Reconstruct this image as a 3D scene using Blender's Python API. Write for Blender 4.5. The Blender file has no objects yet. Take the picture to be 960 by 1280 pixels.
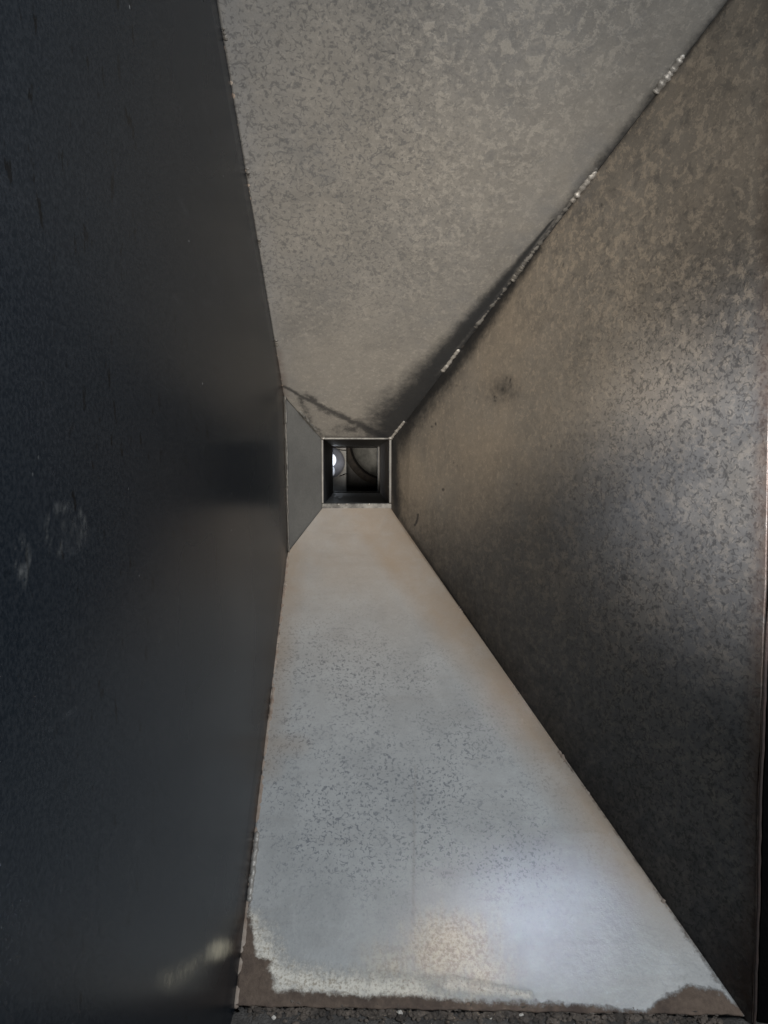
import bpy, math, random
import numpy as np
from mathutils import Vector, Matrix, noise as mnoise

random.seed(7)
rng = np.random.default_rng(7)
SC = bpy.context.scene
COL = SC.collection

# ------------------------------------------------------------------ camera
F = 950.0                      # focal length in pixels of the 960x1280 frame
H = 1.25                       # eye height of the lens
yaw, pitch = math.atan(35 / F), math.atan(60 / F)
ROT = Matrix.Rotation(-yaw, 4, 'Z') @ Matrix.Rotation(math.pi / 2 - pitch, 4, 'X')
CAM = Vector((0, 0, H))
R3 = np.array(ROT.to_3x3())

cd = bpy.data.cameras.new('camera')
cam = bpy.data.objects.new('camera', cd)
COL.objects.link(cam)
cam.matrix_world = Matrix.Translation(CAM) @ ROT
cd.sensor_fit = 'VERTICAL'
cd.sensor_height = 24.0
cd.lens = 24.0 * F / 1280.0
cd.clip_start = 0.01
cd.clip_end = 100
SC.camera = cam


def P(px, py, Y):
    d = R3 @ np.array([(px - 480) / F, -(py - 640) / F, -1.0])
    return np.array([0, 0, H]) + d * (Y / d[1])


def proj(pts):
    q = (np.asarray(pts) - np.array([0, 0, H])) @ R3
    z = np.minimum(q[:, 2], -1e-3)
    return np.stack([480 + F * q[:, 0] / -z, 640 - F * q[:, 1] / -z], 1)


# ------------------------------------------------------------------ planes of the chute
YT, YM = 1.35, 0.738       # throat, mouth
K = YT / 2.4
Ttl, Ttr, Tbl, Tbr = P(404, 547, YT), P(488, 548, YT), P(403, 636, YT), P(489, 636, YT)
zT_f = (Tbl[2] + Tbr[2]) / 2
zT_c = (Ttl[2] + Ttr[2]) / 2
zM_f = P(610, 1250, 0.75)[2]
slope_f = (zM_f - zT_f) / (0.75 - YT)
def zf(Y): return zT_f + (np.asarray(Y) - YT) * slope_f
lo_y, hi_y = 0.3, YT
for _ in range(60):                 # depth of the bend: where its foot meets the floor sheet
    mid_y = (lo_y + hi_y) / 2
    if P(359, 693, mid_y)[2] > float(zf(mid_y)): lo_y = mid_y
    else: hi_y = mid_y
YG = lo_y
zG_c = P(355, 492, YG)[2]
slope_c = (zG_c - zT_c) / (YG - YT)


def zc(Y): return zT_c + (np.asarray(Y) - YT) * slope_c

def on_plane(px, py, zfun):
    lo, hi = 0.05, 6.0
    g = lambda Y: P(px, py, Y)[2] - float(zfun(Y))
    a = g(lo)
    for _ in range(60):
        m = (lo + hi) / 2
        if (g(m) > 0) == (a > 0): lo = m
        else: hi = m
    return P(px, py, lo)

def fit_x(pts):
    A = np.array([[1, p[1], p[2]] for p in pts]); b = np.array([p[0] for p in pts])
    c = np.linalg.lstsq(A, b, rcond=None)[0]
    return lambda Y, z: c[0] + c[1] * np.asarray(Y) + c[2] * np.asarray(z)

rpts = [on_plane(910, 0, zc), on_plane(655, 328, zc), on_plane(918, 1258, zf), on_plane(735, 990, zf),
        Ttr, Tbr, Ttr, Tbr]
xr = fit_x(rpts)
lpts = [on_plane(272, 0, zc), on_plane(312, 245, zc), on_plane(355, 492, zc),
        on_plane(359, 694, zf), on_plane(337, 900, zf), on_plane(312, 1110, zf), on_plane(300, 1190, zf)]
xl = fit_x(lpts)
xTl = (Ttl[0] + Tbl[0]) / 2
xGt, xGb = float(xl(YG, zc(YG))), float(xl(YG, zf(YG)))

def left_x(Y, z):
    """left boundary: dark plate up to the bend, then the small gusset in to the throat"""
    Y = np.asarray(Y, float); z = np.asarray(z, float)
    base = xl(Y, z)
    t = np.clip((Y - YG) / (YT - YG), 0, 1)
    g = xl(YG, z) * (1 - t) + xTl * t
    return np.where(Y <= YG, base, g)

# ------------------------------------------------------------------ object helpers
def setp(o, label=None, cat=None, group=None, kind=None):
    if label: o['label'] = label
    if cat: o['category'] = cat
    if group: o['group'] = group
    if kind: o['kind'] = kind
    return o

def thing(name, label, cat, loc, group=None):
    o = bpy.data.objects.new(name, None)
    o.empty_display_size = 0.05
    COL.objects.link(o)
    o.location = loc
    return setp(o, label, cat, group)

def world_loc(o):
    v = np.zeros(3)
    while o is not None:
        v += np.array(o.location); o = o.parent
    return v

def link(name, verts, faces, mat, parent=None, attrs=None, smooth=True, loc=None, label=None):
    verts = np.asarray(verts, float)
    origin = np.array(loc) if loc is not None else verts.mean(0) * 0 + (world_loc(parent) if parent is not None else 0)
    me = bpy.data.meshes.new(name)
    me.from_pydata([tuple(v) for v in (verts - origin)], [], [tuple(int(i) for i in f) for f in faces])
    for k, a in (attrs or {}).items():
        at = me.attributes.new(k, 'FLOAT', 'POINT')
        at.data.foreach_set('value', np.asarray(a, np.float32))
    if smooth:
        me.polygons.foreach_set('use_smooth', [True] * len(me.polygons))
    me.update()
    o = bpy.data.objects.new(name, me)
    COL.objects.link(o)
    if mat: me.materials.append(mat)
    if parent is not None:
        o.parent = parent
        o.location = origin - world_loc(parent)
    else:
        o.location = origin
    if label: o['label'] = label
    return o

def grid(fun, nu, nv):
    u, v = np.meshgrid(np.linspace(0, 1, nu), np.linspace(0, 1, nv), indexing='ij')
    pts = fun(u.ravel(), v.ravel())
    idx = np.arange(nu * nv).reshape(nu, nv)
    f = np.stack([idx[:-1, :-1], idx[1:, :-1], idx[1:, 1:], idx[:-1, 1:]], -1).reshape(-1, 4)
    return pts, f

def thicken(o, t, flip=False):
    m = o.modifiers.new('thickness', 'SOLIDIFY')
    m.thickness = t
    m.offset = 1 if flip else -1
    m.use_even_offset = False
    return o

def box(name, lo, hi, mat, parent=None, bev=0.0, label=None, jit=0.0):
    x0, y0, z0 = lo; x1, y1, z1 = hi
    v = np.array([(x0, y0, z0), (x1, y0, z0), (x1, y1, z0), (x0, y1, z0),
                  (x0, y0, z1), (x1, y0, z1), (x1, y1, z1), (x0, y1, z1)], float)
    f = [(0, 3, 2, 1), (4, 5, 6, 7), (0, 1, 5, 4), (1, 2, 6, 5), (2, 3, 7, 6), (3, 0, 4, 7)]
    o = link(name, v, f, mat, parent, smooth=False, label=label)
    if bev:
        b = o.modifiers.new('bevel', 'BEVEL'); b.width = bev; b.segments = 2
    return o

def tube_data(pts, rad, n=10, jit=0.0, flat=1.0, seed=0):
    """irregular tube along a poly-line, closed at its ends"""
    pts = np.asarray(pts, float); r_ = np.random.default_rng(seed)
    rad = np.full(len(pts), rad) if np.isscalar(rad) else np.asarray(rad)
    vs, fs = [], []
    up0 = np.array([0.31, 0.2, 0.93])
    for i in range(len(pts)):
        t = pts[min(i + 1, len(pts) - 1)] - pts[max(i - 1, 0)]
        t = t / np.linalg.norm(t)
        a = np.cross(t, up0); a /= np.linalg.norm(a); b = np.cross(t, a)
        for k in range(n):
            an = 2 * math.pi * k / n
            rr = rad[i] * (1 + jit * r_.uniform(-1, 1))
            vs.append(pts[i] + rr * (a * math.cos(an) + b * math.sin(an) * flat))
    for i in range(len(pts) - 1):
        for k in range(n):
            k2 = (k + 1) % n
            fs.append((i * n + k, i * n + k2, (i + 1) * n + k2, (i + 1) * n + k))
    fs.append(tuple(range(n))[::-1]); fs.append(tuple(range((len(pts) - 1) * n, len(pts) * n)))
    return np.array(vs), fs

def lumpy_line(p, q, n, wob, seed):
    r_ = np.random.default_rng(seed)
    t = np.linspace(0, 1, n)[:, None]
    w = r_.normal(0, wob, (n, 3)); w = (w + np.roll(w, 1, 0) + np.roll(w, -1, 0)) / 3
    return np.asarray(p) * (1 - t) + np.asarray(q) * t + w

# ------------------------------------------------------------------ stain masks (laid out on the sheets)
def seg_d(px, pts):
    """distance in the sheet's layout to a poly-line, and the position along it (0..1)"""
    best = np.full(len(px), 1e9); par = np.zeros(len(px))
    n = len(pts) - 1
    for i in range(n):
        a, b = np.array(pts[i], float), np.array(pts[i + 1], float)
        ab = b - a
        t = np.clip(((px - a) @ ab) / (ab @ ab), 0, 1)
        d = np.linalg.norm(px - (a + t[:, None] * ab), axis=1)
        m = d < best
        best[m] = d[m]; par[m] = (i + t[m]) / n
    return best, par

def line_mask(px, pts, w0, w1=None):
    w1 = w0 if w1 is None else w1
    d, t = seg_d(px, pts)
    w = w0 * (1 - t) + w1 * t
    return np.clip(1 - d / w, 0, 1)

def blob(px, c, rx, ry, rot=0.0):
    d = px - np.array(c, float)
    ca, sa = math.cos(rot), math.sin(rot)
    u = (d[:, 0] * ca + d[:, 1] * sa) / rx; v = (-d[:, 0] * sa + d[:, 1] * ca) / ry
    return np.clip(1 - np.sqrt(u * u + v * v), 0, 1)

def poly_sd(px, poly):
    """signed distance, positive inside"""
    poly = [tuple(p) for p in poly]
    d, _ = seg_d(px, poly + [poly[0]])
    ins = np.zeros(len(px), bool)
    for i in range(len(poly)):
        (x1, y1), (x2, y2) = poly[i], poly[(i + 1) % len(poly)]
        c = (y1 > px[:, 1]) != (y2 > px[:, 1])
        with np.errstate(divide='ignore', invalid='ignore'):
            xs = (x2 - x1) * (px[:, 1] - y1) / ((y2 - y1) if y2 != y1 else 1e-9) + x1
        ins ^= c & (px[:, 0] < xs)
    return np.where(ins, d, -d)

def sstep(x, a, b):
    t = np.clip((x - a) / (b - a), 0, 1)
    return t * t * (3 - 2 * t)

# ------------------------------------------------------------------ material helper
class NT:
    def __init__(s, name):
        s.m = bpy.data.materials.new(name); s.m.use_nodes = True
        s.t = s.m.node_tree; s.t.nodes.clear()
        s.out = s.t.nodes.new('ShaderNodeOutputMaterial')
        s.b = s.t.nodes.new('ShaderNodeBsdfPrincipled')
        s.t.links.new(s.b.outputs[0], s.out.inputs[0])
        s.co = s.t.nodes.new('ShaderNodeTexCoord').outputs['Object']
    def put(s, sock, v):
        if isinstance(v, bpy.types.NodeSocket): s.t.links.new(v, sock)
        elif isinstance(v, (tuple, list)) and len(v) == 3 and sock.type == 'RGBA': sock.default_value = (*v, 1)
        else: sock.default_value = v
    def noise(s, scale, detail=2, rough=0.5, stretch=None, dist=0.0, off=0.0):
        n = s.t.nodes.new('ShaderNodeTexNoise')
        n.inputs['Scale'].default_value = scale; n.inputs['Detail'].default_value = detail
        n.inputs['Roughness'].default_value = rough; n.inputs['Distortion'].default_value = dist
        co = s.co
        if stretch or off:
            mp = s.t.nodes.new('ShaderNodeMapping')
            if stretch: mp.inputs['Scale'].default_value = stretch
            mp.inputs['Location'].default_value = (off, off * 1.7, off * 0.6)
            s.t.links.new(co, mp.inputs[0]); co = mp.outputs[0]
        s.t.links.new(co, n.inputs['Vector'])
        return n.outputs['Fac']
    def voro(s, scale, feature='F1', out='Distance'):
        n = s.t.nodes.new('ShaderNodeTexVoronoi'); n.feature = feature
        n.inputs['Scale'].default_value = scale
        s.t.links.new(s.co, n.inputs['Vector'])
        return n.outputs[out]
    def attr(s, name):
        n = s.t.nodes.new('ShaderNodeAttribute'); n.attribute_name = name
        return n.outputs['Fac']
    def ma(s, op, a, b=0.0, clamp=False):
        n = s.t.nodes.new('ShaderNodeMath'); n.operation = op; n.use_clamp = clamp
        s.put(n.inputs[0], a); s.put(n.inputs[1], b)
        return n.outputs[0]
    def ss(s, v, lo, hi, a=0.0, b=1.0):
        n = s.t.nodes.new('ShaderNodeMapRange'); n.interpolation_type = 'SMOOTHSTEP'
        s.put(n.inputs[0], v)
        n.inputs[1].default_value = lo; n.inputs[2].default_value = hi
        n.inputs[3].default_value = a; n.inputs[4].default_value = b
        return n.outputs[0]
    def mix(s, f, a, b):
        n = s.t.nodes.new('ShaderNodeMix'); n.data_type = 'RGBA'
        s.put(n.inputs[0], f); s.put(n.inputs[6], a); s.put(n.inputs[7], b)
        return n.outputs[2]
    def bump(s, h, strength=0.3, dist=0.001):
        n = s.t.nodes.new('ShaderNodeBump')
        n.inputs['Strength'].default_value = strength; n.inputs['Distance'].default_value = dist
        s.put(n.inputs['Height'], h)
        s.t.links.new(n.outputs[0], s.b.inputs['Normal'])
    def done(s, col, rough, metal=0.0, spec=0.5):
        s.put(s.b.inputs['Base Color'], col); s.put(s.b.inputs['Roughness'], rough)
        s.put(s.b.inputs['Metallic'], metal); s.put(s.b.inputs['Specular IOR Level'], spec)
        return s.m

def worms(n, scale, lo, hi, off=0.0):
    """short curled flecks of mill scale: the narrow mid-band of a noise, broken by another"""
    a = n.noise(scale, 1.5, 0.5, dist=0.6, off=off)
    band = n.ss(n.ma('ABSOLUTE', n.ma('SUBTRACT', a, 0.5)), 0.02, 0.085, 1, 0)
    brk = n.ss(n.noise(scale * 1.25, 2, 0.5, off=off + 3.1), lo, hi)
    return n.ma('MULTIPLY', band, brk)

# --- bright floor sheet
n = NT('pale_galvanised_sheet')
big = n.noise(3.0, 4, 0.6); mid = n.noise(22, 4, 0.65, off=1.3); fine = n.noise(150, 3, 0.65, off=5.0); grain = n.noise(520, 2, 0.6)
col = n.mix(n.ss(mid, 0.3, 0.72), (0.395, 0.403, 0.400), (0.345, 0.352, 0.350))
col = n.mix(n.ma('MULTIPLY', n.ss(grain, 0.3, 0.7), 0.25), col, (0.27, 0.275, 0.28))
cl = n.ma('MULTIPLY', n.ss(n.noise(9, 5, 0.72, off=31), 0.44, 0.66), 0.42)
col = n.mix(cl, col, (0.255, 0.262, 0.262))
stk = n.ma('MULTIPLY', n.ss(n.noise(30, 4, 0.65, stretch=(.18, 1.2, 1.2), off=17), 0.5, 0.7), 0.32)
col = n.mix(stk, col, (0.27, 0.265, 0.255))
flk = n.ma('MULTIPLY', worms(n, 180, 0.46, 0.6), n.ma('MULTIPLY', n.attr('fleck'), n.ss(n.noise(12, 4, 0.65, off=8), 0.30, 0.56)), True)
col = n.mix(n.ma('MULTIPLY', flk, 0.9), col, (0.15, 0.16, 0.175))
dots = n.ma('MULTIPLY', n.ss(fine, 0.62, 0.72), n.attr('fleck'))
col = n.mix(n.ma('MULTIPLY', dots, 0.45), col, (0.19, 0.2, 0.215))
tan = n.ma('MULTIPLY', n.attr('tan'), n.ss(n.noise(11, 5, 0.7, off=2.2), -0.3, 0.8), True)
col = n.mix(n.ma('MULTIPLY', tan, 0.92), col, (0.29, 0.222, 0.158))
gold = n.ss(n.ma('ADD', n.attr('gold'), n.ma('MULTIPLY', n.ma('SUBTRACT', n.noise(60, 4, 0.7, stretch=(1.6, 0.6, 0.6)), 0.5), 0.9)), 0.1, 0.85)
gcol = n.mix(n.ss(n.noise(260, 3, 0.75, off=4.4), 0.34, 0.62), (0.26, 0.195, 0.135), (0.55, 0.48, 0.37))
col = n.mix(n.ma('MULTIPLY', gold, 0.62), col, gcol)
crust = n.ss(n.ma('ADD', n.attr('crust'), n.ma('MULTIPLY', n.ma('SUBTRACT', n.noise(130, 6, 0.8, off=6), 0.5), 1.6)), 0.12, 1.0)
ccol = n.mix(n.ss(n.noise(300, 3, 0.75, off=9.4), 0.34, 0.56), (0.36, 0.32, 0.26), (0.66, 0.63, 0.56))
col = n.mix(crust, col, ccol)
rust = n.ss(n.ma('ADD', n.attr('rust'), n.ma('MULTIPLY', n.ma('SUBTRACT', n.noise(95, 6, 0.72, off=7), 0.5), 1.0)), 0.36, 0.64)
rcol = n.mix(n.ss(n.noise(130, 5, 0.7), 0.25, 0.75), (0.095, 0.07, 0.054), (0.15, 0.112, 0.087))
rcol = n.mix(n.ss(n.noise(26, 5, 0.7, off=3), 0.42, 0.66), rcol, (0.07, 0.052, 0.043))
col = n.mix(rust, col, rcol)
sc_ = n.attr('scratch')
col = n.mix(n.ma('MULTIPLY', sc_, 0.4), col, (0.22, 0.2, 0.18))
rgh = n.ss(n.noise(40, 4, 0.7, off=11), 0.3, 0.7, 0.52, 0.57)
rgh = n.ma('MAXIMUM', rgh, n.ma('MULTIPLY', n.ma('MAXIMUM', rust, crust), 0.92))
n.bump(n.ma('ADD', n.ma('ADD', n.ma('MULTIPLY', fine, 0.4), n.ma('MULTIPLY', crust, 0.8)), n.ma('ADD', n.ma('MULTIPLY', rust, 1.2), n.ma('MULTIPLY', n.noise(260, 4, 0.7), n.ma('MAXIMUM', crust, rust)))), 0.45, 0.0022)
M_FLOOR = n.done(col, rgh, n.ma('MULTIPLY', n.ma('SUBTRACT', 1.0, n.ma('MAXIMUM', rust, crust)), 0.15), 0.35)

# --- ceiling sheet and right-hand sheet: dusty mill-scaled steel, soot along the seam
def dusty_sheet(name, base, tanc, greyc, flc, off, mgrey=0.0):
    n = NT(name)
    mid = n.noise(16, 5, 0.65, off=off); fine = n.noise(140, 3, 0.65, off=off + 5); grain = n.noise(560, 2, 0.6)
    col = n.mix(n.ss(mid, 0.32, 0.7), base, tuple(c * 0.8 for c in base))
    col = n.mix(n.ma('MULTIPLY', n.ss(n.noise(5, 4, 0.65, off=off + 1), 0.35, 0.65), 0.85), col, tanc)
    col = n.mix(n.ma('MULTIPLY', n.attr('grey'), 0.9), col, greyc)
    col = n.mix(n.ma('MULTIPLY', n.ss(n.noise(8, 5, 0.7, off=off + 13), 0.42, 0.68), 0.5), col, tuple(c * 0.68 for c in base))
    # eroded pale islands
    isl = n.noise(84, 6, 0.74, dist=0.3, off=off + 2)
    island = n.ma('MULTIPLY', n.ss(isl, 0.515, 0.565), n.attr('patch'))
    col = n.mix(n.ma('MULTIPLY', island, 0.62), col, tuple(min(1, c * 1.38) for c in tanc))
    isl2 = n.ma('MULTIPLY', n.ss(n.noise(52, 6, 0.75, dist=0.2, off=off + 6), 0.52, 0.62), n.attr('patch'))
    col = n.mix(n.ma('MULTIPLY', isl2, 0.4), col, tuple(c * 0.62 for c in greyc))
    # flecks
    fl = n.ma('MULTIPLY', worms(n, 135, 0.44, 0.56, off), n.attr('fleck'), True)
    col = n.mix(n.ma('MULTIPLY', fl, 0.64), col, flc)
    dots = n.ma('MULTIPLY', n.ss(fine, 0.58, 0.70), n.attr('fleck'))
    col = n.mix(n.ma('MULTIPLY', dots, 0.55), col, flc)
    lite = n.ma('MULTIPLY', n.ss(n.noise(150, 3, 0.65, off=off + 9, dist=0.4), 0.54, 0.66), n.ma('SUBTRACT', 0.42, n.ma('MULTIPLY', n.attr('grey'), 0.36)))
    col = n.mix(lite, col, tuple(min(1, c * 1.4) for c in tanc))
    col = n.mix(n.ma('MULTIPLY', n.ss(grain, 0.35, 0.7), 0.22), col, tuple(c * 0.55 for c in base))
    blue = n.ma('MULTIPLY', n.attr('blue'), n.ss(n.noise(20, 4, 0.6, off=off + 3), 0.35, 0.7))
    col = n.mix(n.ma('MULTIPLY', blue, 0.6), col, (0.125, 0.135, 0.15))
    rs = n.ma('MULTIPLY', n.attr('rust'), n.ss(n.noise(60, 5, 0.7, off=off + 4), 0.2, 0.6))
    col = n.mix(n.ma('MULTIPLY', rs, 0.85), col, (0.085, 0.052, 0.038))
    br = n.ma('ADD', n.ma('MULTIPLY', n.ma('SUBTRACT', n.noise(38, 5, 0.7, off=off + 8), 0.5), 0.75), n.ma('MULTIPLY', n.ma('SUBTRACT', fine, 0.5), 0.5))
    ck = n.ss(n.ma('ADD', n.attr('crack'), n.ma('MULTIPLY', n.ma('SUBTRACT', n.noise(85, 5, 0.75, off=off + 11), 0.5), 1.3)), 0.32, 0.9)
    col = n.mix(n.ma('MULTIPLY', n.ma('MULTIPLY', ck, n.ss(n.attr('crack'), 0.0, 0.15)), 0.85), col, (0.03, 0.03, 0.031))
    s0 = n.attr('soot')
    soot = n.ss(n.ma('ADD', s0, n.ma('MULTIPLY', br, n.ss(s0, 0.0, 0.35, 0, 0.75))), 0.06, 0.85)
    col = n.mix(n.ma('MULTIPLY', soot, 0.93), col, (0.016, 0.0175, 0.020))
    rgh = n.ss(n.noise(36, 4, 0.7, off=off + 7), 0.3, 0.7, 0.42, 0.6)
    n.bump(n.ma('ADD', n.ma('MULTIPLY', fine, 0.5), n.ma('ADD', n.ma('MULTIPLY', island, 0.62), n.ma('MULTIPLY', n.noise(7, 2, 0.5), 1.2))), 0.3, 0.0014)
    return n.done(col, rgh, n.ma('ADD', 0.2, n.ma('MULTIPLY', n.attr('grey'), mgrey)), 0.45)

M_CEIL = dusty_sheet('dusty_ceiling_sheet', (0.245, 0.235, 0.218), (0.258, 0.242, 0.216), (0.235, 0.236, 0.238), (0.09, 0.091, 0.094), 0.0)
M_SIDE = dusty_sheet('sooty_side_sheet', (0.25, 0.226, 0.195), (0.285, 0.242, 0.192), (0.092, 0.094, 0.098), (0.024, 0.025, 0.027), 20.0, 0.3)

# --- dark left plate
n = NT('dark_painted_plate')
g = n.noise(420, 3, 0.7); big = n.noise(2.2, 3, 0.55)
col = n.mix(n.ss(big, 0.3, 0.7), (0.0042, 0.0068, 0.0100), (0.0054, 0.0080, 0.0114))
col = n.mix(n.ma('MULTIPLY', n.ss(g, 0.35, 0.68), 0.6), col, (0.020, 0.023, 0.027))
mk = n.ma('MULTIPLY', n.ss(n.noise(85, 3, 0.6, stretch=(1, 1.3, 0.55), off=4), 0.63, 0.68), n.ss(n.noise(7, 2, 0.5, off=2), 0.36, 0.55))
col = n.mix(n.ma('MULTIPLY', mk, 0.75), col, (0.0015, 0.0017, 0.002))
sp = n.ma('MULTIPLY', n.ss(n.voro(60), 0.05, 0.085, 1, 0), n.ss(n.noise(23, 2, 0.5, off=12), 0.60, 0.66))
col = n.mix(n.ma('MULTIPLY', sp, 0.5), col, (0.25, 0.25, 0.24))
sm = n.ma('MULTIPLY', n.attr('smudge'), n.ss(n.noise(130, 4, 0.75, off=6), 0.38, 0.62))
col = n.mix(n.ma('MULTIPLY', sm, 0.5), col, (0.12, 0.12, 0.115))
sf = n.ss(n.ma('ADD', n.attr('painted_glint'), n.ma('MULTIPLY', n.ma('SUBTRACT', n.noise(70, 5, 0.75, off=15), 0.5), n.ma('MULTIPLY', n.attr('painted_glint'), 1.6))), 0.05, 1.1)
col = n.mix(n.ma('MULTIPLY', sf, 0.95), col, (0.46, 0.41, 0.30))  # golden reflection of the floor crust, painted into the plate colour
sc2 = n.ma('MULTIPLY', n.ss(n.noise(30, 5, 0.75, stretch=(1, .35, 1.6), off=21), 0.60, 0.72), 0.35)
col = n.mix(sc2, col, (0.030, 0.033, 0.037))
rs = n.ma('MULTIPLY', n.attr('rust'), n.ss(n.noise(50, 4, 0.7, off=9), 0.25, 0.6))
col = n.mix(n.ma('MULTIPLY', rs, 0.6), col, (0.09, 0.062, 0.045))
rgh = n.ss(n.noise(4, 2, 0.5, off=3), 0.3, 0.7, 0.25, 0.28)
n.bump(n.ma('ADD', n.ma('MULTIPLY', g, 0.25), n.ma('MULTIPLY', n.noise(3, 1, 0.5), 0.5)), 0.1, 0.0006)
M_PLATE = n.done(col, rgh, 0.0, 0.06)

def simple(name, a, b, scale, rough, metal=0.0, bump=0.3, spec=0.4, fine=300, bd=0.001):
    n = NT(name)
    c = n.mix(n.ss(n.noise(scale, 5, 0.65), 0.32, 0.68), a, b)
    c = n.mix(n.ma('MULTIPLY', n.ss(n.noise(fine, 3, 0.7, off=2), 0.4, 0.7), 0.4), c, tuple(x * 0.6 for x in a))
    n.bump(n.ma('ADD', n.noise(scale * 3, 4, 0.6), n.noise(fine, 3, 0.6)), bump, bd)
    return n.done(c, rough, metal, spec)

M_GUSSET = simple('grey_gusset_sheet', (0.125, 0.125, 0.12), (0.10, 0.10, 0.097), 14, 0.5, 0.2, 0.15)
M_WELD = simple('weld_metal', (0.42, 0.40, 0.37), (0.26, 0.245, 0.225), 150, 0.45, 0.4, 0.45, fine=600)
M_DULLWELD = simple('dull_weld_metal', (0.16, 0.15, 0.135), (0.09, 0.085, 0.08), 110, 0.5, 0.3, 0.5, fine=600)
M_SEAM = simple('dark_seam_gap', (0.022, 0.02, 0.019), (0.045, 0.038, 0.032), 90, 0.85, 0.0, 0.6)
M_LIP = simple('worn_grey_lip', (0.20, 0.19, 0.175), (0.075, 0.072, 0.068), 28, 0.6, 0.2, 0.5)
M_TANSEAM = simple('rusty_tan_edge', (0.34, 0.29, 0.245), (0.20, 0.145, 0.11), 45, 0.75, 0.0, 0.6)
M_RIM = simple('rim_steel', (0.16, 0.156, 0.145), (0.03, 0.029, 0.028), 60, 0.5, 0.3, 0.4)
M_RUSTRIM = simple('rusty_rim', (0.06, 0.04, 0.034), (0.035, 0.028, 0.026), 40, 0.85, 0.0, 0.7)
M_DUCT = simple('dull_duct_sheet', (0.15, 0.145, 0.135), (0.085, 0.082, 0.078), 26, 0.5, 0.25, 0.3)
M_DARK = simple('sooted_black_steel', (0.006, 0.006, 0.0065), (0.010, 0.0095, 0.0095), 20, 0.85, 0.0, 0.4, 0.15)
M_CHAMBER = simple('dark_chamber_steel', (0.065, 0.067, 0.070), (0.035, 0.036, 0.038), 30, 0.5, 0.2, 0.4)
M_PALE = simple('pale_baffle_sheet', (0.20, 0.205, 0.205), (0.13, 0.132, 0.132), 20, 0.5, 0.2, 0.3)
M_DISC = simple('blue_grey_port', (0.33, 0.35, 0.42), (0.27, 0.29, 0.35), 30, 0.4, 0.3, 0.2)
n = NT('daylight_through_gap')
n.put(n.b.inputs['Emission Color'], (.86, .92, 1.0)); n.b.inputs['Emission Strength'].default_value = 0.95
M_DAY = n.done((.6, .63, .68), .5)
n = NT('dim_daylight_through_gap')
n.put(n.b.inputs['Emission Color'], (.82, .9, 1.0)); n.b.inputs['Emission Strength'].default_value = 0.22
M_DAY2 = n.done((.5, .53, .6), .5)
M_PIPE = simple('dusty_grey_pipe', (0.15, 0.155, 0.15), (0.07, 0.072, 0.07), 38, 0.55, 0.2, 0.3)
M_LEDGE = simple('gritty_dark_ledge', (0.10, 0.094, 0.088), (0.05, 0.046, 0.043), 60, 0.9, 0.0, 1.0, fine=420, bd=0.003)
M_GRIT = simple('dark_grit', (0.045, 0.039, 0.034), (0.14, 0.115, 0.095), 35, 0.9, 0.0, 0.8)
M_CHIP = simple('pale_chip', (0.62, 0.59, 0.54), (0.42, 0.39, 0.35), 160, 0.8, 0.0, 0.5)

# ------------------------------------------------------------------ the chute
YC0 = 0.66            # front of the ceiling sheet
def warp(p, amp, seed):
    k = np.array([[1.9, 2.7, 2.3], [3.7, 1.4, 3.1], [5.3, 4.1, 2.9]])
    a = np.zeros(len(p))
    for i, kk in enumerate(k):
        a += np.sin(p @ kk * 1.6 + seed * 1.3 + i) / (i + 1)
    return a * amp

hop = thing('metal_chute', 'tapered grey sheet-steel chute seen through its mouth, sheets narrowing to a small square throat',
            'metal chute', (0.1, YM, float(zf(YM))))

# floor sheet
def f_floor(u, v):
    Y0 = YM + .016 * (1 - v) - .004 + .0004 * (np.sin(v * 61) + .6 * np.sin(v * 143 + 1) + .5 * np.sin(v * 311 + 2))
    Y = Y0 + (YT - Y0) * u
    z = zf(Y)
    a = left_x(Y, z); b = xr(Y, z)
    return np.stack([a + (b - a) * v, Y, z], 1)
pts, fc = grid(f_floor, 560, 170)
px = proj(pts)
att = {}
band = [(250, 1320), (270, 1150), (303, 1150), (314, 1150), (322, 1196), (338, 1205), (336, 1212), (346, 1240), (380, 1241),
        (450, 1246), (495, 1245), (530, 1249), (560, 1250), (600, 1254), (690, 1256), (760, 1261), (806, 1268), (815, 1258), (830, 1249), (846, 1240),
        (857, 1233), (880, 1238), (896, 1240), (925, 1262), (960, 1320)]
sd = poly_sd(px, band)
att['rust'] = np.clip(0.5 + sd / 26.0, 0, 1)
lstrip = line_mask(px, [(352, 760), (330, 930), (316, 1060), (309, 1160)], 7, 12)
att['rust'] = np.maximum(att['rust'], lstrip * 0.58)
att['rust'] = np.maximum(att['rust'], line_mask(px, [(700, 945), (800, 1085), (905, 1240)], 3, 20) * 0.5)
att['crust'] = np.maximum.reduce([
    sstep(sd, -22, -2) * sstep(-px[:, 0], -700, -480) * 0.8,
    line_mask(px, [(316, 1178), (332, 1205), (352, 1225), (420, 1235), (520, 1240)], 46, 30),
    line_mask(px, [(560, 1232), (660, 1246)], 18, 10) * 0.8])
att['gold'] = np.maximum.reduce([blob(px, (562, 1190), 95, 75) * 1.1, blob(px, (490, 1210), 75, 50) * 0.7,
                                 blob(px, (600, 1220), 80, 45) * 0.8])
dr = np.clip((px[:, 0] - (488 + (px[:, 1] - 634) * 0.69)), -400, 50)
edge_r = np.clip(1 + dr / 70.0, 0, 1) * sstep(px[:, 1], 1240, 1050)
att['tan'] = np.clip(edge_r * 1.25 + sstep(px[:, 1], 860, 660) * 0.55 + sstep(px[:, 1], 980, 800) * 0.15
                     + line_mask(px, [(362, 700), (335, 960)], 26) * 0.5 + blob(px, (365, 935), 30, 20) * 0.5, 0, 1)
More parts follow.
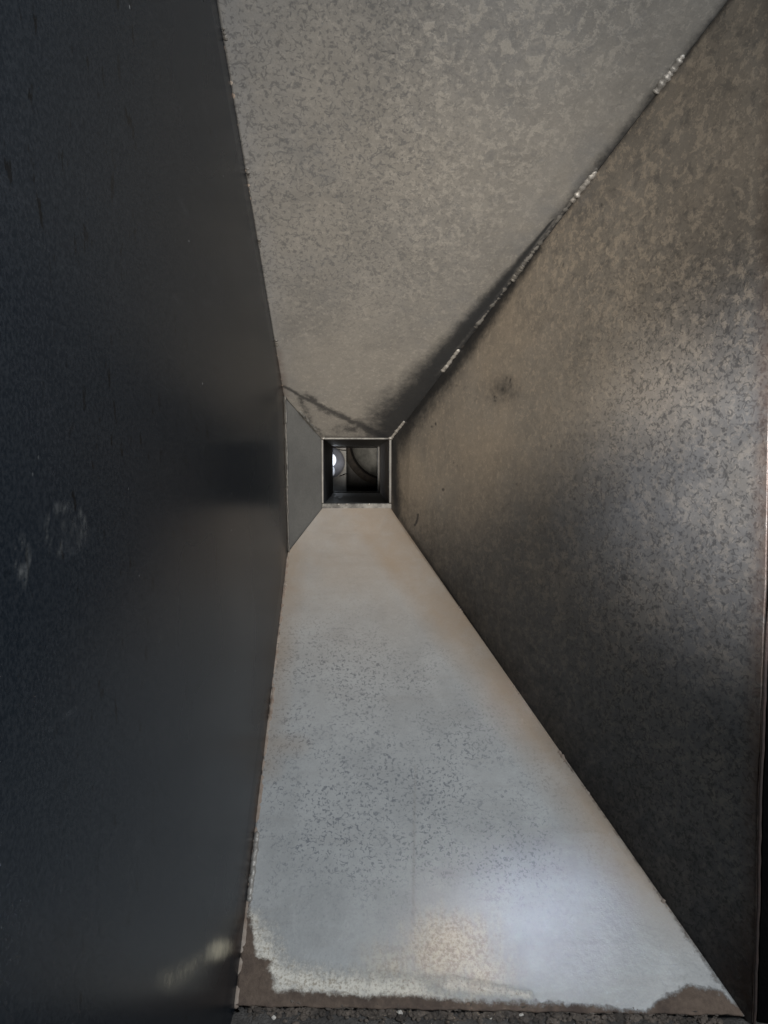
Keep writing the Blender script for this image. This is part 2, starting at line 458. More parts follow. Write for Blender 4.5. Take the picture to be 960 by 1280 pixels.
att['fleck'] = np.clip(0.16 + 0.95 * sstep(px[:, 1], 730, 860) * sstep(px[:, 1], 1175, 1030) * (0.35 + 0.65 * sstep(dr, -20, -170)), 0, 1)
att['scratch'] = line_mask(px, [(519, 960), (517, 1060), (516, 1160)], 1.6, 3.0)
nrm_f = np.array([0, -slope_f, 1.0]); nrm_f /= np.linalg.norm(nrm_f)
edge = np.clip(np.minimum.reduce([(pts[:, 1] - YM) / .05, np.abs(pts[:, 0] - xr(pts[:, 1], pts[:, 2])) / .05, np.abs(pts[:, 0] - left_x(pts[:, 1], pts[:, 2])) / .05, (YT - pts[:, 1]) / .05]), 0, 1)
pts = pts + nrm_f * (warp(pts, 0.0022, 1) * edge)[:, None]
floor_o = link('floor_sheet', pts, fc, M_FLOOR, hop, att, label='pale grey floor sheet with rusty brown front edge')
thicken(floor_o, 0.004, False)

# ceiling sheet
def f_ceil(u, v):
    Y = YC0 + (YT - YC0) * u
    z = zc(Y)
    a = left_x(Y, z); b = xr(Y, z)
    return np.stack([a + (b - a) * v, Y, z], 1)
pts, fc = grid(f_ceil, 480, 200)
px = proj(pts)
seam = [(488, 548), (560, 458), (655, 330), (745, 212), (830, 105), (912, 0), (1000, -114)]
att = {}
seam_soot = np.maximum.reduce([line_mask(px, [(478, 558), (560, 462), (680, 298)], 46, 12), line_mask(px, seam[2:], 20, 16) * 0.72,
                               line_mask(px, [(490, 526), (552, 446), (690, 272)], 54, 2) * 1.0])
def jagged(p, amp, seed):
    q = np.random.default_rng(seed); out = []
    for a, b in zip(p[:-1], p[1:]):
        for t in np.linspace(0, 1, 5)[:-1]:
            out.append((a[0] + (b[0] - a[0]) * t + q.normal(0, amp), a[1] + (b[1] - a[1]) * t + q.normal(0, amp)))
    return out + [p[-1]]
crack = np.maximum.reduce([line_mask(px, jagged([(354, 481), (385, 497), (414, 511), (440, 523), (462, 535), (486, 547)], 0.5, 2), 4, 13),
                           line_mask(px, jagged([(372, 500), (402, 541)], 2, 3), 12, 18) * .65, line_mask(px, [(408, 546), (486, 547)], 9, 9) * .9,
                           line_mask(px, jagged([(385, 492), (412, 513)], 2, 4), 12, 9) * .8, blob(px, (440, 533), 60, 20) * .75, line_mask(px, [(478, 62), (505, 66), (532, 76)], 2.2) * .7, line_mask(px, [(330, 256), (372, 246), (420, 224)], 3) * .6])
att['soot'] = seam_soot
att['crack'] = crack
att['fleck'] = np.clip(0.16 + 0.9 * sstep(px[:, 0], 680, 420) * sstep(px[:, 1], 470, 300) + 0.35 * blob(px, (400, 120), 180, 200), 0, 1)
att['patch'] = np.clip(sstep(px[:, 0], 440, 560) * sstep(np.abs(px[:, 0] - (912 - px[:, 1] * 0.77)), 20, 160) * sstep(px[:, 1], 470, 230) + .22, 0, 1)
att['grey'] = np.clip(0.55 * blob(px, (310, 60), 130, 200) + 0.35 * blob(px, (330, 330), 90, 200) + 0.4 * blob(px, (600, 40), 220, 160) + 0.5 * line_mask(px, [(280, 0), (352, 480)], 26), 0, 1)
att['blue'] = np.clip(line_mask(px, [(560, 430), (745, 190)], 60, 40) * 0.9 + blob(px, (395, 180), 90, 120) * 0.7 + blob(px, (395, 340), 60, 60) * 0.5, 0, 1)
att['rust'] = line_mask(px, [(346, 440), (354, 492)], 10) * 0.7
nrm_c = np.array([0, slope_c, -1.0]); nrm_c /= np.linalg.norm(nrm_c)
edge = np.clip(np.minimum.reduce([np.abs(pts[:, 0] - xr(pts[:, 1], pts[:, 2])) / .05, np.abs(pts[:, 0] - left_x(pts[:, 1], pts[:, 2])) / .05, (YT - pts[:, 1]) / .05]), 0, 1)
pts = pts + nrm_c * (warp(pts, 0.0025, 2) * edge)[:, None]
ceil_o = link('ceiling_sheet', pts, fc[:, ::-1], M_CEIL, hop, att, label='mottled tan-grey upper sheet with soot along its right seam')
thicken(ceil_o, 0.004)

# right-hand sheet, its free front edge slightly out of plumb
def on_side(px_, py_):
    lo, hi = 0.2, YT
    for _ in range(60):
        m = (lo + hi) / 2; q = P(px_, py_, m)
        if q[0] < float(xr(m, q[2])): lo = m
        else: hi = m
    return P(px_, py_, lo)
fr_pts = [on_side(*q) for q in [(939, 1262), (942, 1190), (946, 1000), (955, 790), (958, 740), (961, 600), (968, 300), (976, 0), (981, -200)]]
fr_z = np.array([q[2] for q in fr_pts]); fr_y = np.array([q[1] for q in fr_pts])
def yfront_z(z): return np.interp(z, fr_z, fr_y)
fz0 = float(zf(fr_y[0])); fz1 = float(zc(fr_y[-1]))
def yfront(v): return yfront_z(fz0 + (fz1 - fz0) * v)
def f_side(u, v):
    Y0 = yfront(v)
    Y = Y0 + (YT - Y0) * u
    z = zf(Y) + (zc(Y) - zf(Y)) * v
    return np.stack([xr(Y, z), Y, z], 1)
pts, fc = grid(f_side, 480, 330)
px = proj(pts)
att = {}
dr_ = np.random.default_rng(12)
dots = line_mask(px, [(526, 643), (525, 650), (522, 656)], 3.2)
for (a, b, k) in [(575, 580, 4), (652, 606, 4), (752, 258, 5), (600, 500, 3), (580, 485, 3), (548, 530, 3), (637, 623, 4), (720, 622, 4), (720, 632, 3), (640, 480, 4), (622, 498, 4), (690, 560, 2), (560, 610, 2), (700, 330, 3)]:
    for _ in range(k):
        dots = np.maximum(dots, blob(px, (a + dr_.normal(0, 3.5), b + dr_.normal(0, 3.5)), dr_.uniform(2.2, 4.5), dr_.uniform(2.2, 5)) * dr_.uniform(.5, 1))
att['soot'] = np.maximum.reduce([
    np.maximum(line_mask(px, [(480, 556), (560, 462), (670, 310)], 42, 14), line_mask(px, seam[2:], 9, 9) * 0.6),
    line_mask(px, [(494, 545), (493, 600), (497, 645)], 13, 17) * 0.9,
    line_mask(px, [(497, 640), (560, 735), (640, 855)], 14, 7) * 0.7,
    line_mask(px, [(505, 655), (600, 790), (760, 1010), (905, 1215)], 75, 190) * 0.5, blob(px, (632, 488), 45, 34) * 0.5, blob(px, (620, 400), 70, 40, -0.9) * 0.22, blob(px, (760, 240), 70, 40) * 0.25])  # wide lower-seam band only darkens the sheet; the small blobs are stains
att['crack'] = np.maximum.reduce([dots * 1.0, blob(px, (632, 488), 48, 36) * .55, blob(px, (705, 330), 60, 30, -.8) * .35, blob(px, (735, 205), 60, 36, -.8) * .45])
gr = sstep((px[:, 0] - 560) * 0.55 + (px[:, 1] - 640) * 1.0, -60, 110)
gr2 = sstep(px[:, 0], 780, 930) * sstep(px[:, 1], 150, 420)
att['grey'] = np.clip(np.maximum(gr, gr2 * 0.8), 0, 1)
att['fleck'] = np.clip(0.10 + 0.9 * sstep(px[:, 0], 640, 860) * sstep(px[:, 1], 180, 480) + 0.25 * gr, 0, 1)
att['patch'] = np.clip(sstep(px[:, 0], 560, 720) * sstep(px[:, 1], 520, 260) * 0.95 + .25, 0, 1)
att['blue'] = np.clip(blob(px, (760, 640), 150, 100) * 0.6 + blob(px, (900, 850), 120, 120) * 0.6 + blob(px, (730, 250), 60, 40) * 0.6, 0, 1)
fe = (pts[:, 1] - yfront(np.tile(np.linspace(0, 1, 330), 480)))
att['rust'] = np.clip(np.clip(1 - fe / 0.018, 0, 1) * .8 + blob(px, (915, 1215), 60, 90) * 0.9, 0, 1)
nrm_r = np.array([-1.0, float(xr(1, 1) - xr(0, 1)), 0]); nrm_r /= np.linalg.norm(nrm_r)
vv = np.tile(np.linspace(0, 1, 330), 480)
edge = np.clip(np.minimum.reduce([vv / .08, (1 - vv) / .08, (YT - pts[:, 1]) / .06]), 0, 1)
pts = pts + nrm_r * (warp(pts, 0.003, 3) * edge)[:, None]
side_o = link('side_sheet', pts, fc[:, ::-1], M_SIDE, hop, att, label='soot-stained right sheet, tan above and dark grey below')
thicken(side_o, 0.004)

# gusset at the bend of the left side
def f_gus(u, v):
    Y = YG + (YT - YG) * u
    z = zf(Y) + (zc(Y) - zf(Y)) * v
    return np.stack([left_x(Y, z), Y, z], 1)
pts, fc = grid(f_gus, 30, 40)
gus = link('gusset_sheet', pts, fc, M_GUSSET, hop, label='small plain grey gusset left of the throat')
thicken(gus, 0.004)

# seams: ragged beads where the sheets meet
def seam_pt(kind, Y):
    if kind == 'cr': z = float(zc(Y)); return np.array([float(xr(Y, z)) - 0.0006, Y, z - 0.0006])
    if kind == 'fr': z = float(zf(Y)); return np.array([float(xr(Y, z)) - 0.0006, Y, z + 0.0006])
    if kind == 'cl': z = float(zc(Y)); return np.array([float(left_x(Y, z)) + 0.0006, Y, z - 0.0006])
    if kind == 'fl': z = float(zf(Y)); return np.array([float(left_x(Y, z)) + 0.0006, Y, z + 0.0006])

def seam_bead(name, kind, Y0, Y1, rad, mat, parent, n_, wob, jit, seed, ripple=0.0, label=None, shift=(0, 0, 0)):
    p = lumpy_line(seam_pt(kind, Y0), seam_pt(kind, Y1), n_, wob, seed) + np.array(shift)
    rr = np.full(n_, rad) * (1 + np.random.default_rng(seed + 1).normal(0, jit, n_))
    if ripple: rr *= 1 + ripple * np.sin(np.arange(n_) * 1.25)
    rr[0] *= 0.45; rr[-1] *= 0.45
    v, f = tube_data(p, np.abs(rr), 9, 0.08, seed=seed)
    return link(name, v, f, mat, parent, label=label)

def Y_at(kind, px_, py_):
    return float(on_plane(px_, py_, zc if kind[0] == 'c' else zf)[1])

Ya, Yb = Y_at('cr', 748, 206), Y_at('cr', 590, 408)
seam_bead('seam', 'cr', YC0 + .01, Ya - .002, 0.0027, M_SEAM, ceil_o, 70, 0.0006, 0.16, 3)
seam_bead('seam_lip', 'cr', Ya, Yb, 0.0050, M_LIP, ceil_o, 110, 0.0006, 0.10, 4, shift=(-.0030, 0, .0005), label='raised grey lip on the seam')
seam_bead('seam', 'cr', Ya, YT - .005, 0.0029, M_SEAM, ceil_o, 130, 0.0006, 0.16, 6)
seam_bead('seam', 'fr', YM + .01, YT - .005, 0.0021, M_SEAM, floor_o, 300, 0.0004, 0.25, 5)
seam_bead('seam', 'cl', YC0 + .01, YG - .004, 0.0031, M_TANSEAM, ceil_o, 160, 0.0003, 0.12, 7, label='thin rusty tan edge against the dark plate')
seam_bead('seam', 'cl', YG + .006, YT - .005, 0.0018, M_DULLWELD, ceil_o, 40, 0.0003, 0.2, 9)
seam_bead('seam', 'fl', YM + .01, YG - .004, 0.0042, M_TANSEAM, floor_o, 160, 0.0004, 0.12, 11, label='rusty tan edge against the dark plate')
seam_bead('seam', 'fl', YG + .006, YT - .005, 0.0019, M_SEAM, floor_o, 40, 0.0003, 0.25, 13)
# stitch welds
for k, (a, b, r_) in enumerate([((823, 113), (860, 64), .0046), ((717, 249), (749, 209), .0040), ((641, 347), (656, 327), .0042), ((554, 462), (577, 433), .0036), ((490, 547), (507, 523), .0032)]):
    seam_bead('weld_bead', 'cr', Y_at('cr', *a), Y_at('cr', *b), r_, M_WELD if k != 2 else M_DULLWELD, ceil_o, 26, 0.0006, 0.14, 30 + k, 0.07, shift=(-.003, 0, -.003))
for k, (a, b) in enumerate([((307, 1132), (320, 1044))]):
    seam_bead('weld_bead', 'fl', Y_at('fl', *a), Y_at('fl', *b), .0036, M_WELD, floor_o, 40, 0.0005, 0.10, 40 + k, 0.05, shift=(.002, 0, .004))
for k, (a, b) in enumerate([((352, 745), (353, 730)), ((338, 905), (343, 862))]):
    seam_bead('weld_bead', 'fl', Y_at('fl', *a), Y_at('fl', *b), .0026, M_TANSEAM, floor_o, 30, 0.0005, 0.14, 46 + k, 0.14, shift=(.002, 0, .003))
for k, (a, b) in enumerate([((372, 511), (398, 537))]):
    seam_bead('weld_bead', 'cl', Y_at('cl', *a), Y_at('cl', *b), .0020, M_RIM, ceil_o, 26, 0.0004, 0.12, 50 + k, 0.14, shift=(.003, -.002, -.003))
for k, (x_, y_) in enumerate([(577, 764), (646, 866), (703, 948), (738, 992), (836, 1136)]):
    Yk = Y_at('fr', x_, y_)
    seam_bead('weld_bead', 'fr', Yk - .006, Yk + .006, .0022, M_TANSEAM, floor_o, 14, 0.0006, 0.25, 60 + k, 0.1, shift=(-.002, 0, .002))
for k, (x_, y_) in enumerate([(281, 38), (310, 212), (323, 300), (345, 425)]):
    Yk = Y_at('cl', x_, y_)
    seam_bead('weld_bead', 'cl', Yk - .005, Yk + .006, .0027, M_DULLWELD, ceil_o, 14, 0.0006, 0.2, 70 + k, 0.1, shift=(.002, 0, -.002))
# bent edge where the gusset meets the plate, with two brighter welds
gz0, gz1 = float(zf(YG)), float(zc(YG))
v, f = tube_data(lumpy_line((float(xl(YG, gz0)) + .002, YG - .002, gz0 + .004), (float(xl(YG, gz1)) + .002, YG - .002, gz1 - .004), 80, .0005, 81), 0.0012, 8, 0.2, seed=81)
link('bend_edge', v, f, M_DULLWELD, gus)
for k, (a, b) in enumerate([(.06, .30), (.45, .93)]):
    za, zb = gz1 - (gz1 - gz0) * a * .62, gz1 - (gz1 - gz0) * (a * .62 + (b - a) * .62)
    v, f = tube_data(lumpy_line((float(xl(YG, za)) + .003, YG - .003, za), (float(xl(YG, zb)) + .003, YG - .003, zb), 40, .0004, 90 + k), 0.0015, 8, 0.1, seed=90 + k)
    link('weld_bead', v, f, M_RIM, gus)

# throat rim: four bars welded round the opening
x0, x1, z0, z1 = xTl, float(xr(YT, (zT_f + zT_c) / 2)), zT_f, zT_c
rim = thing('throat_rim', 'thin welded steel rim framing the small square throat', 'metal rim', (x0, YT, z0))
def kb(name, lo, hi, mat, parent, bev, label=None): return box(name, lo, hi, mat, parent, bev, label)
box('rim_bar', (x0 - .0022, YT - .007, z1 - .0028), (x1 + .0022, YT + .011, z1 + .001), M_RIM, rim, .0008, 'bright upper bar')
box('rim_bar', (x0 - .0022, YT - .0045, z0 - .002), (x1 + .0022, YT + .011, z0 + .0100), M_RIM, rim, .0016, 'broad pale lower lip')
box('rim_bar', (x1 - .0034, YT - .006, z0 + .0103), (x1 + .0012, YT + .011, z1 - .0030), M_DUCT, rim, .001)
box('rim_bar', (x0 - .0022, YT - .006, z0 + .0103), (x0 + .0014, YT + .011, z1 - .0030), M_DUCT, rim, .0008, 'dull left bar')
for (a, b, c, r_) in [((x0 + .002), -.008, z1 - .001, .0030), ((x1 - .001), -.008, z1 - .001, .0036), ((x0 + .028), -.006, z0 + .008, .0024), ((x0 + .042), -.006, z0 + .0082, .0020),
                      ((x0 + .082), -.006, z0 + .008, .0024), ((x0 - .0065), -.012, z0 - .0115, .0042)]:
    p = np.array([a, YT + b, c])
    v, f = tube_data(lumpy_line(p - [r_, 0, 0], p + [r_, 0, .0006], 7, .0003, int(a * 1e4) % 97), np.array([.4, .8, 1, 1.05, 1, .75, .35]) * r_ * .7, 8, .15, seed=3)
    link('weld_spot', v, f, M_WELD, rim)

# ------------------------------------------------------------------ dark left plate
plate = None
def f_plate(u, v):
    Y = -0.35 + (YG + 0.35) * u
    zlo, zhi = H - 0.95, H + 0.85
    # follows the sheets beyond the mouth, runs past them in front
    t = sstep(Y, 0.55, 0.80)
    lo_ = zlo * (1 - sstep(Y, .60, .745)) + (zf(Y) - .004) * sstep(Y, .60, .745)
    hi_ = zhi * (1 - sstep(Y, .45, YC0)) + (zc(Y) + .004) * sstep(Y, .45, YC0)
    z = lo_ + (hi_ - lo_) * v
    return np.stack([xl(Y, z), Y, z], 1)
pts, fc = grid(f_plate, 700, 420)
px = proj(pts)
infr = pts[:, 1] > 0.1
att = {}
ring = lambda c, rx, ry, w: np.clip(1 - np.abs(np.sqrt(((px[:, 0] - c[0]) / rx) ** 2 + ((px[:, 1] - c[1]) / ry) ** 2) - 1) / w, 0, 1)
att['smudge'] = np.where(infr, np.maximum.reduce([ring((32, 698), 9, 17, .28), line_mask(px, [(33, 672), (31, 685)], 4), line_mask(px, [(35, 712), (36, 726)], 4),
                                  ring((86, 662), 25, 29, .10) * .8, ring((92, 668), 14, 16, .16) * .5, ring((79, 637), 6, 6, .5) * .9, blob(px, (94, 672), 24, 26) * .22,
                                  line_mask(px, [(20, 733), (33, 733)], 3) * .7]), 0)
att['painted_glint'] = np.where(infr, np.maximum(blob(px, (276, 1187), 26, 18, -.5) * 1.2, line_mask(px, [(284, 1182), (215, 1225)], 16, 30) * .35), 0)  # where the painted glint and its streak lie
att['rust'] = np.where(infr, np.maximum(line_mask(px, [(353, 400), (357, 700)], 14), line_mask(px, [(340, 870), (296, 1190)], 8)) * .7, 0)
pts[:, 0] += warp(pts, 0.0018, 4) * np.clip((YG - pts[:, 1]) / .1, 0, 1) * np.clip(np.minimum(pts[:, 2] - zf(pts[:, 1]), zc(pts[:, 1]) - pts[:, 2]) / .06, 0, 1)
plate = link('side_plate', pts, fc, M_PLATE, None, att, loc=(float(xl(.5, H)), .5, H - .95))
setp(plate, 'large smooth dark blue-black steel plate standing along the whole left side of the chute', 'steel plate')
thicken(plate, 0.006)

# ------------------------------------------------------------------ square duct behind the throat
YD0, YD1 = YT + .0125, 3.43 * K
dx0, dx1, dz0, dz1 = x0 + .0006, x1 - .0012, z0 + .0066, z1 - .0012
duct = thing('square_duct', 'short dark square steel duct running back from the throat', 'duct', (dx0, YD0, dz0))
T = .004
def wall(name, lo, hi, mat, label=None): return box(name, lo, hi, mat, duct, 0, label)
wall('duct_floor', (dx0, YD0, dz0 - T), (dx1, YD1, dz0), M_GUSSET)
wall('duct_ceiling', (dx0, YD0, dz1), (dx1, YD1, dz1 + T), M_DUCT)
wall('duct_side', (dx0 - T, YD0, dz0 - T), (dx0 - .0003, YD1, dz1 + T), M_CHAMBER, 'blackened left side')
wall('duct_side', (dx1 + .0003, YD0, dz0 - T), (dx1 + T, YD1, dz1 + T), M_TANSEAM, 'brownish right side')
# end flange
e = .0062
box('end_flange', (dx1 - e, YD1 - .017, dz0 + .0003), (dx1 - .0003, YD1 + .002, dz1 - .0003), M_PALE, duct, .002, 'pale edge strip at the far right')
box('end_flange', (dx0 + .0003, YD1 - .012, dz1 - .004), (dx1 - e - .0005, YD1 + .002, dz1 - .0006), M_DARK, duct, .0006)
box('end_flange', (dx0 + .0003, YD1 - .012, dz0 + .0006), (dx1 - e - .0005, YD1 + .002, dz0 + .003), M_DUCT, duct, .0006)

# chamber behind, with a pale baffle, a round port and a round pipe end
cy0, cy1 = YD1 + .004, 4.15 * K
ch = thing('dark_chamber', 'dark steel chamber at the far end of the square duct', 'chamber', (x0, cy0, z0 - .17))
cx0, cx1, cz0, cz1 = x0 - .17, x1 + .17, z0 - .17, z1 + .17
box('back_wall', (cx0, cy1, cz0), (cx1, cy1 + .005, cz1), M_CHAMBER, ch)
box('chamber_side', (cx0 - .005, cy0, cz0), (cx0, cy1, cz1), M_CHAMBER, ch)
box('chamber_side', (cx1, cy0, cz0), (cx1 + .005, cy1, cz1), M_CHAMBER, ch)
box('chamber_floor', (cx0, cy0, cz0 - .005), (cx1, cy1, cz0), M_DARK, ch)
box('chamber_ceiling', (cx0, cy0, cz1), (cx1, cy1, cz1 + .005), M_DARK, ch)
# front wall round the duct
box('front_wall', (cx0, cy0, cz0), (dx0 - T - .001, cy0 + .004, cz1), M_DARK, ch)
box('front_wall', (dx1 + T + .001, cy0, cz0), (cx1, cy0 + .004, cz1), M_DARK, ch)
box('front_wall', (dx0 - T - .001, cy0, dz1 + T + .001), (dx1 + T + .001, cy0 + .004, cz1), M_DARK, ch)
box('front_wall', (dx0 - T - .001, cy0, cz0), (dx1 + T + .001, cy0 + .004, dz0 - T - .001), M_DARK, ch)

YB = 3.62 * K
bf = thing('baffle_plate', 'narrow pale grey upright baffle plate at the far left of the duct end', 'baffle', tuple(P(425, 625, YB)))
pr, pl_ = P(433, 590, YB), P(380, 590, YB)
zt_, zb_ = P(425, 540, YB)[2], P(425, 632, YB)[2]
box('plate', (pl_[0], YB, zb_), (pr[0], YB + .006, zt_), M_PALE, bf, .001)
v, f = tube_data(lumpy_line(P(418, 561, YB - .002), P(433, 563, YB - .002), 12, .001, 5), .0032, 8, .3, .3, 4)
link('soot_lump', v, f, M_DARK, bf)
v, f = tube_data(lumpy_line(P(424, 595, YB - .002), P(434, 592, YB - .002), 12, .001, 6), .0028, 8, .3, .3, 6)
link('soot_lump', v, f, M_DARK, bf)

# round port: shallow dish with rim
def lathe(profile, centre, axis, n=40):
    axis = np.asarray(axis, float); axis /= np.linalg.norm(axis)
    a = np.cross(axis, [0, 0, 1.0]); a /= np.linalg.norm(a); b = np.cross(axis, a)
    vs, fs = [], []
    for (r, h) in profile:
        for k in range(n):
            t = 2 * math.pi * k / n
            vs.append(np.asarray(centre) + axis * h + r * (a * math.cos(t) + b * math.sin(t)))
    for i in range(len(profile) - 1):
        for k in range(n):
            k2 = (k + 1) % n
            fs.append((i * n + k, i * n + k2, (i + 1) * n + k2, (i + 1) * n + k))
    return np.array(vs), fs
pc = P(411, 578, YB - .002)
rp = 20 / F * YB
port = thing('round_port', 'round blue-grey port cover shining with daylight on its left edge', 'port cover', tuple(pc))
v, f = lathe([(rp, 0), (rp * .97, .003), (rp * .86, .0062), (rp * .6, .011), (rp * .3, .015), (.001, .016)], pc, (0, -1, 0))
link('cover', v, f, M_DISC, port)
for (a, b, r1, r2) in [(414.6, 575, 5.6, 7.6), (414.2, 589, 4.6, 6.4)]:
    c = P(a, b, YB - .021); r1, r2 = r1 / F * YB, r2 / F * YB
    v, f = lathe([(1, 0), (1, .0008), (.7, .0014), (.001, .0016)], (0, 0, 0), (0, -1, 0), 24)
    v = v * np.array([r1, 1, r2]) + c
    link('daylight_gap', v, f, M_DAY if r2 > 7.0 / F * YB else M_DAY2, port, label='bright spot of daylight in the port')

# round pipe end at the right
YP = 3.80 * K
pp = P(484, 553, YP)
rr_ = 47 / F * YP
pipe = thing('round_pipe', 'dusty grey round pipe end with a dark ring, right of the baffle plate', 'pipe', tuple(pp))
v, f = lathe([(rr_ * 1.18, .09), (rr_ * 1.18, 0), (rr_ * 1.17, -.002), (rr_ * 1.02, -.002), (rr_ * 1.0, 0)], pp, (0, 1, 0), 56)
link('flange_ring', v, f, M_SEAM, pipe)
v, f = lathe([(rr_ * .999, -.001), (rr_ * .985, .017), (rr_ * .93, .017)], pp, (0, 1, 0), 56)
link('gap_ring', v, f, M_DARK, pipe)
v, f = lathe([(rr_ * .95, .034), (rr_ * .93, .0), (rr_ * .80, -.011), (rr_ * .5, -.021), (rr_ * .2, -.025), (.001, -.0255)], pp, (0, 1, 0), 56)
link('domed_end', v, f, M_PIPE, pipe)

# ------------------------------------------------------------------ ledge, grit and chips at the mouth
zl = float(zf(YM)) - .002
def yedge(x): return YM + .016 * (1 - np.clip((np.asarray(x) + .115) / .49, 0, 1)) - .004
def zedge(x): return zf(yedge(x)) - .0022
def f_ledge(u, v):
    x = -.30 + 1.1 * u
    ye = yedge(x)
    Y = .30 + (ye + .0015 - .30) * v
    q = np.stack([x, Y, np.zeros_like(x)], 1)
    h = np.array([mnoise.fractal(Vector((a * 22, b * 22, 3.3)), 1.0, 2.0, 5) for a, b in zip(x, Y)])
    return np.stack([np.maximum(x, xl(Y, zl) + .001), Y, zedge(x) - .012 * sstep(ye - Y, .004, .05) + h * .0018 * sstep(ye - Y, .0, .01)], 1)
pts, fc = grid(f_ledge, 260, 110)
ledge = link('ledge', pts, fc, M_LEDGE, None, loc=(.2, .5, zl - .02))
setp(ledge, 'dark gritty ledge running below the front edge of the pale floor sheet', 'ledge', kind='structure')
thicken(ledge, .01)

def stone(c, r, seed, squash=.7):
    r_ = np.random.default_rng(seed)
    n1, n2 = 6, 8
    vs = [np.array(c) + [0, 0, r * squash]]
    for i in range(1, n1):
        th = math.pi * i / n1
        for k in range(n2):
            ph = 2 * math.pi * (k + .5 * (i % 2)) / n2
            q = r * (1 + r_.uniform(-.28, .28))
            vs.append(np.array(c) + q * np.array([math.sin(th) * math.cos(ph) * 1.15, math.sin(th) * math.sin(ph), math.cos(th) * squash]))
    vs.append(np.array(c) - [0, 0, r * squash])
    fs = [(0, 1 + k, 1 + (k + 1) % n2) for k in range(n2)]
    for i in range(n1 - 2):
        for k in range(n2):
            a = 1 + i * n2 + k; b = 1 + i * n2 + (k + 1) % n2
            fs.append((a, a + n2, b + n2, b))
    last = len(vs) - 1; o = 1 + (n1 - 2) * n2
    fs += [(last, o + (k + 1) % n2, o + k) for k in range(n2)]
    return vs, fs
def grit_mesh(n_, rlo, rhi, seed, spread):
    r_ = np.random.default_rng(seed); V, Fc = [], []
    for i in range(n_):
        x = r_.uniform(-.11, .37)
        ye = float(yedge(x))
        Y = ye - abs(r_.normal(0, spread)) + .0035
        r = r_.uniform(rlo, rhi) * (1.0 if r_.random() > .12 else 1.7)
        zz = float(zf(Y)) if Y > ye else float(zedge(x)) - .012 * float(sstep(ye - Y, .004, .05))
        vs, fs = stone((x, Y, zz + r * .4), r, seed * 1000 + i)
        b = len(V); V += vs; Fc += [tuple(q + b for q in t) for t in fs]
    return np.array(V), Fc
v, f = grit_mesh(1500, .0007, .0024, 5, .007)
gr_o = link('grit', v, f, M_GRIT, None, smooth=False, loc=(.2, YM, zl))
setp(gr_o, 'dark grit and flakes scattered along the front edge of the rusty floor sheet', 'grit', kind='stuff')
chips = [((456, 1258), .0035, 'biggest pale stone chip on the dark ledge, just in front of the rust band'),
         ((500, 1266), .0026, 'pale chip to the right of the biggest chip on the ledge'),
         ((342, 1272), .0020, 'small pale chip alone on the ledge nearest the dark left plate'),
         ((393, 1261), .0017, 'tiny pale chip between the biggest chip and the lone chip by the dark plate'),
         ((613, 1272), .0019, 'small pale chip on the ledge under the brightest spot of the floor sheet'),
         ((652, 1270), .0022, 'rightmost pale chip lying along the ledge')]
for k, ((a, b), r, lab) in enumerate(chips):
    c = on_plane(a, b, lambda Y: float(zedge((a - 445) / 950 * .74)) - .012 * sstep(float(yedge((a - 445) / 950 * .74)) - Y, .004, .05) + r * .6)
    vs, fs = stone(c, r, 900 + k, .8)
    o = link('stone_chip', vs, fs, M_CHIP, None, smooth=False, loc=tuple(c - np.array([0, 0, r * .7])))
    setp(o, lab, 'stone chip', 'pale chips on the ledge')

# dark jamb beyond the free edge of the right sheet
def f_rim(u, v):
    z = float(zf(.75)) - .02 + (1.15) * v
    Yf = .752 - .032 * (z - float(zf(.75))) / 1.06
    return z, Yf
jm = thing('mouth_jamb', 'black steel jamb beside the rusty free edge of the right sheet', 'jamb', (.45, .70, float(zf(.75)) - .05))
zs = np.linspace(fz0 - .004, H + .56, 90)
yv = yfront_z(zs)
rw = np.random.default_rng(4).normal(0, .0004, 90); rw = (rw + np.roll(rw, 1) + np.roll(rw, -1)) / 2
edge_p = np.stack([xr(yv, zs) + .002 + rw, yv - .003, zs], 1)
v, f = tube_data(edge_p, .0017, 8, .14, seed=8)
link('rusty_edge', v, f, M_RUSTRIM, hop, label='rusty free front edge of the right sheet')
V = []; n_ = len(zs)
for s_ in ((.006, .004), (.30, -.05)):
    for i in range(n_):
        V.append(edge_p[i] + [s_[0], s_[1], 0])
Fc = [(i, n_ + i, n_ + i + 1, i + 1) for i in range(n_ - 1)]
jo = link('jamb_plate', np.array(V), Fc, M_DARK, jm)
thicken(jo, .006)

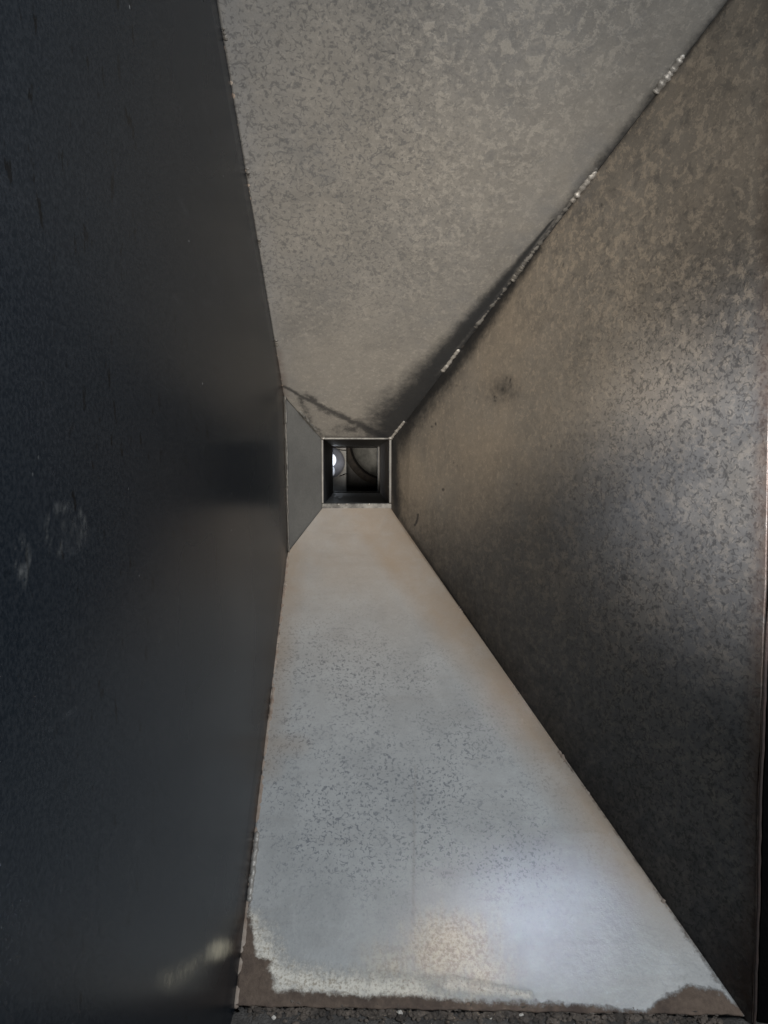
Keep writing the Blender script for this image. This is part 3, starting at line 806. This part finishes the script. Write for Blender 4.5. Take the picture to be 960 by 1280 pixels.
# ------------------------------------------------------------------ light
def area(name, loc, aim, size, power, col, spread=180):
    l = bpy.data.lights.new(name, 'AREA'); l.energy = power; l.color = col
    l.shape = 'RECTANGLE'; l.size, l.size_y = size; l.spread = math.radians(spread)
    o = bpy.data.objects.new(name, l); COL.objects.link(o)
    o.location = loc
    o.rotation_euler = (Vector(aim) - Vector(loc)).to_track_quat('-Z', 'Y').to_euler()
    return o
area('sky_light', (1.36, -1.0, H + 1.45), (.05, 1.0, H - .35), (.35, .5), 44, (.94, .97, 1.0))
l = bpy.data.lights.new('low_light', 'SPOT'); l.energy = 640; l.color = (1.0, .895, .765)
l.spot_size = math.radians(17); l.spot_blend = 1.0; l.shadow_soft_size = .2
o = bpy.data.objects.new('low_light', l); COL.objects.link(o)
o.location = (-.05, -2.5, H - .25)
o.rotation_euler = (Vector(P(500, 420, 1.2)) - o.location).to_track_quat('-Z', 'Y').to_euler()
l = bpy.data.lights.new('side_fill', 'SPOT'); l.energy = 108; l.color = (.95, .96, 1.0)  # added unseen spot by the camera, raises the sheen on the right sheet
l.spot_size = math.radians(25); l.spot_blend = 1.0; l.shadow_soft_size = .08
o = bpy.data.objects.new('side_fill', l); COL.objects.link(o)
o.location = (-.02, -.05, H + .12)
o.rotation_euler = (Vector(P(965, 600, .76)) - o.location).to_track_quat('-Z', 'Y').to_euler()
area('mouth_light', (.34, -.10, H + .22), (-.12, .30, H + .14), (.3, .3), 4.8, (.80, .90, 1.0))
# a narrow shaft of daylight on the floor sheet
tgt = on_plane(682, 1152, zf)
area('sky_shaft', (.30, -.3, H + 1.2), tuple(tgt), (.14, .065), .040, (.64, .75, 1.0), 6)
area('sky_shaft', (.10, -.3, H + 1.2), tuple(on_plane(640, 885, zf)), (.05, .06), .0035, (1.0, .88, .86), 4)
area('sky_shaft', (.20, -.3, H + 1.2), tuple(on_plane(568, 1190, zf)), (.07, .10), .009, (1.0, .89, .72), 6)
# daylight leaking into the far chamber
l = bpy.data.lights.new('chamber_light', 'POINT'); l.energy = .1; l.color = (.85, .92, 1.0); l.shadow_soft_size = .02
o = bpy.data.objects.new('chamber_light', l); COL.objects.link(o)
o.location = (float(P(409, 577, YB)[0]), YB - .034, float(P(409, 576, YB)[2]))

w = bpy.data.worlds.new('World'); SC.world = w; w.use_nodes = True
w.node_tree.nodes['Background'].inputs[0].default_value = (.5, .55, .6, 1)
w.node_tree.nodes['Background'].inputs[1].default_value = 0.004
SC.view_settings.view_transform = 'Standard'
SC.view_settings.look = 'None'
SC.view_settings.exposure = 0
SC.view_settings.gamma = 1
SC.cycles.use_denoising = True
SC.cycles.max_bounces = 10
SC.cycles.diffuse_bounces = 6
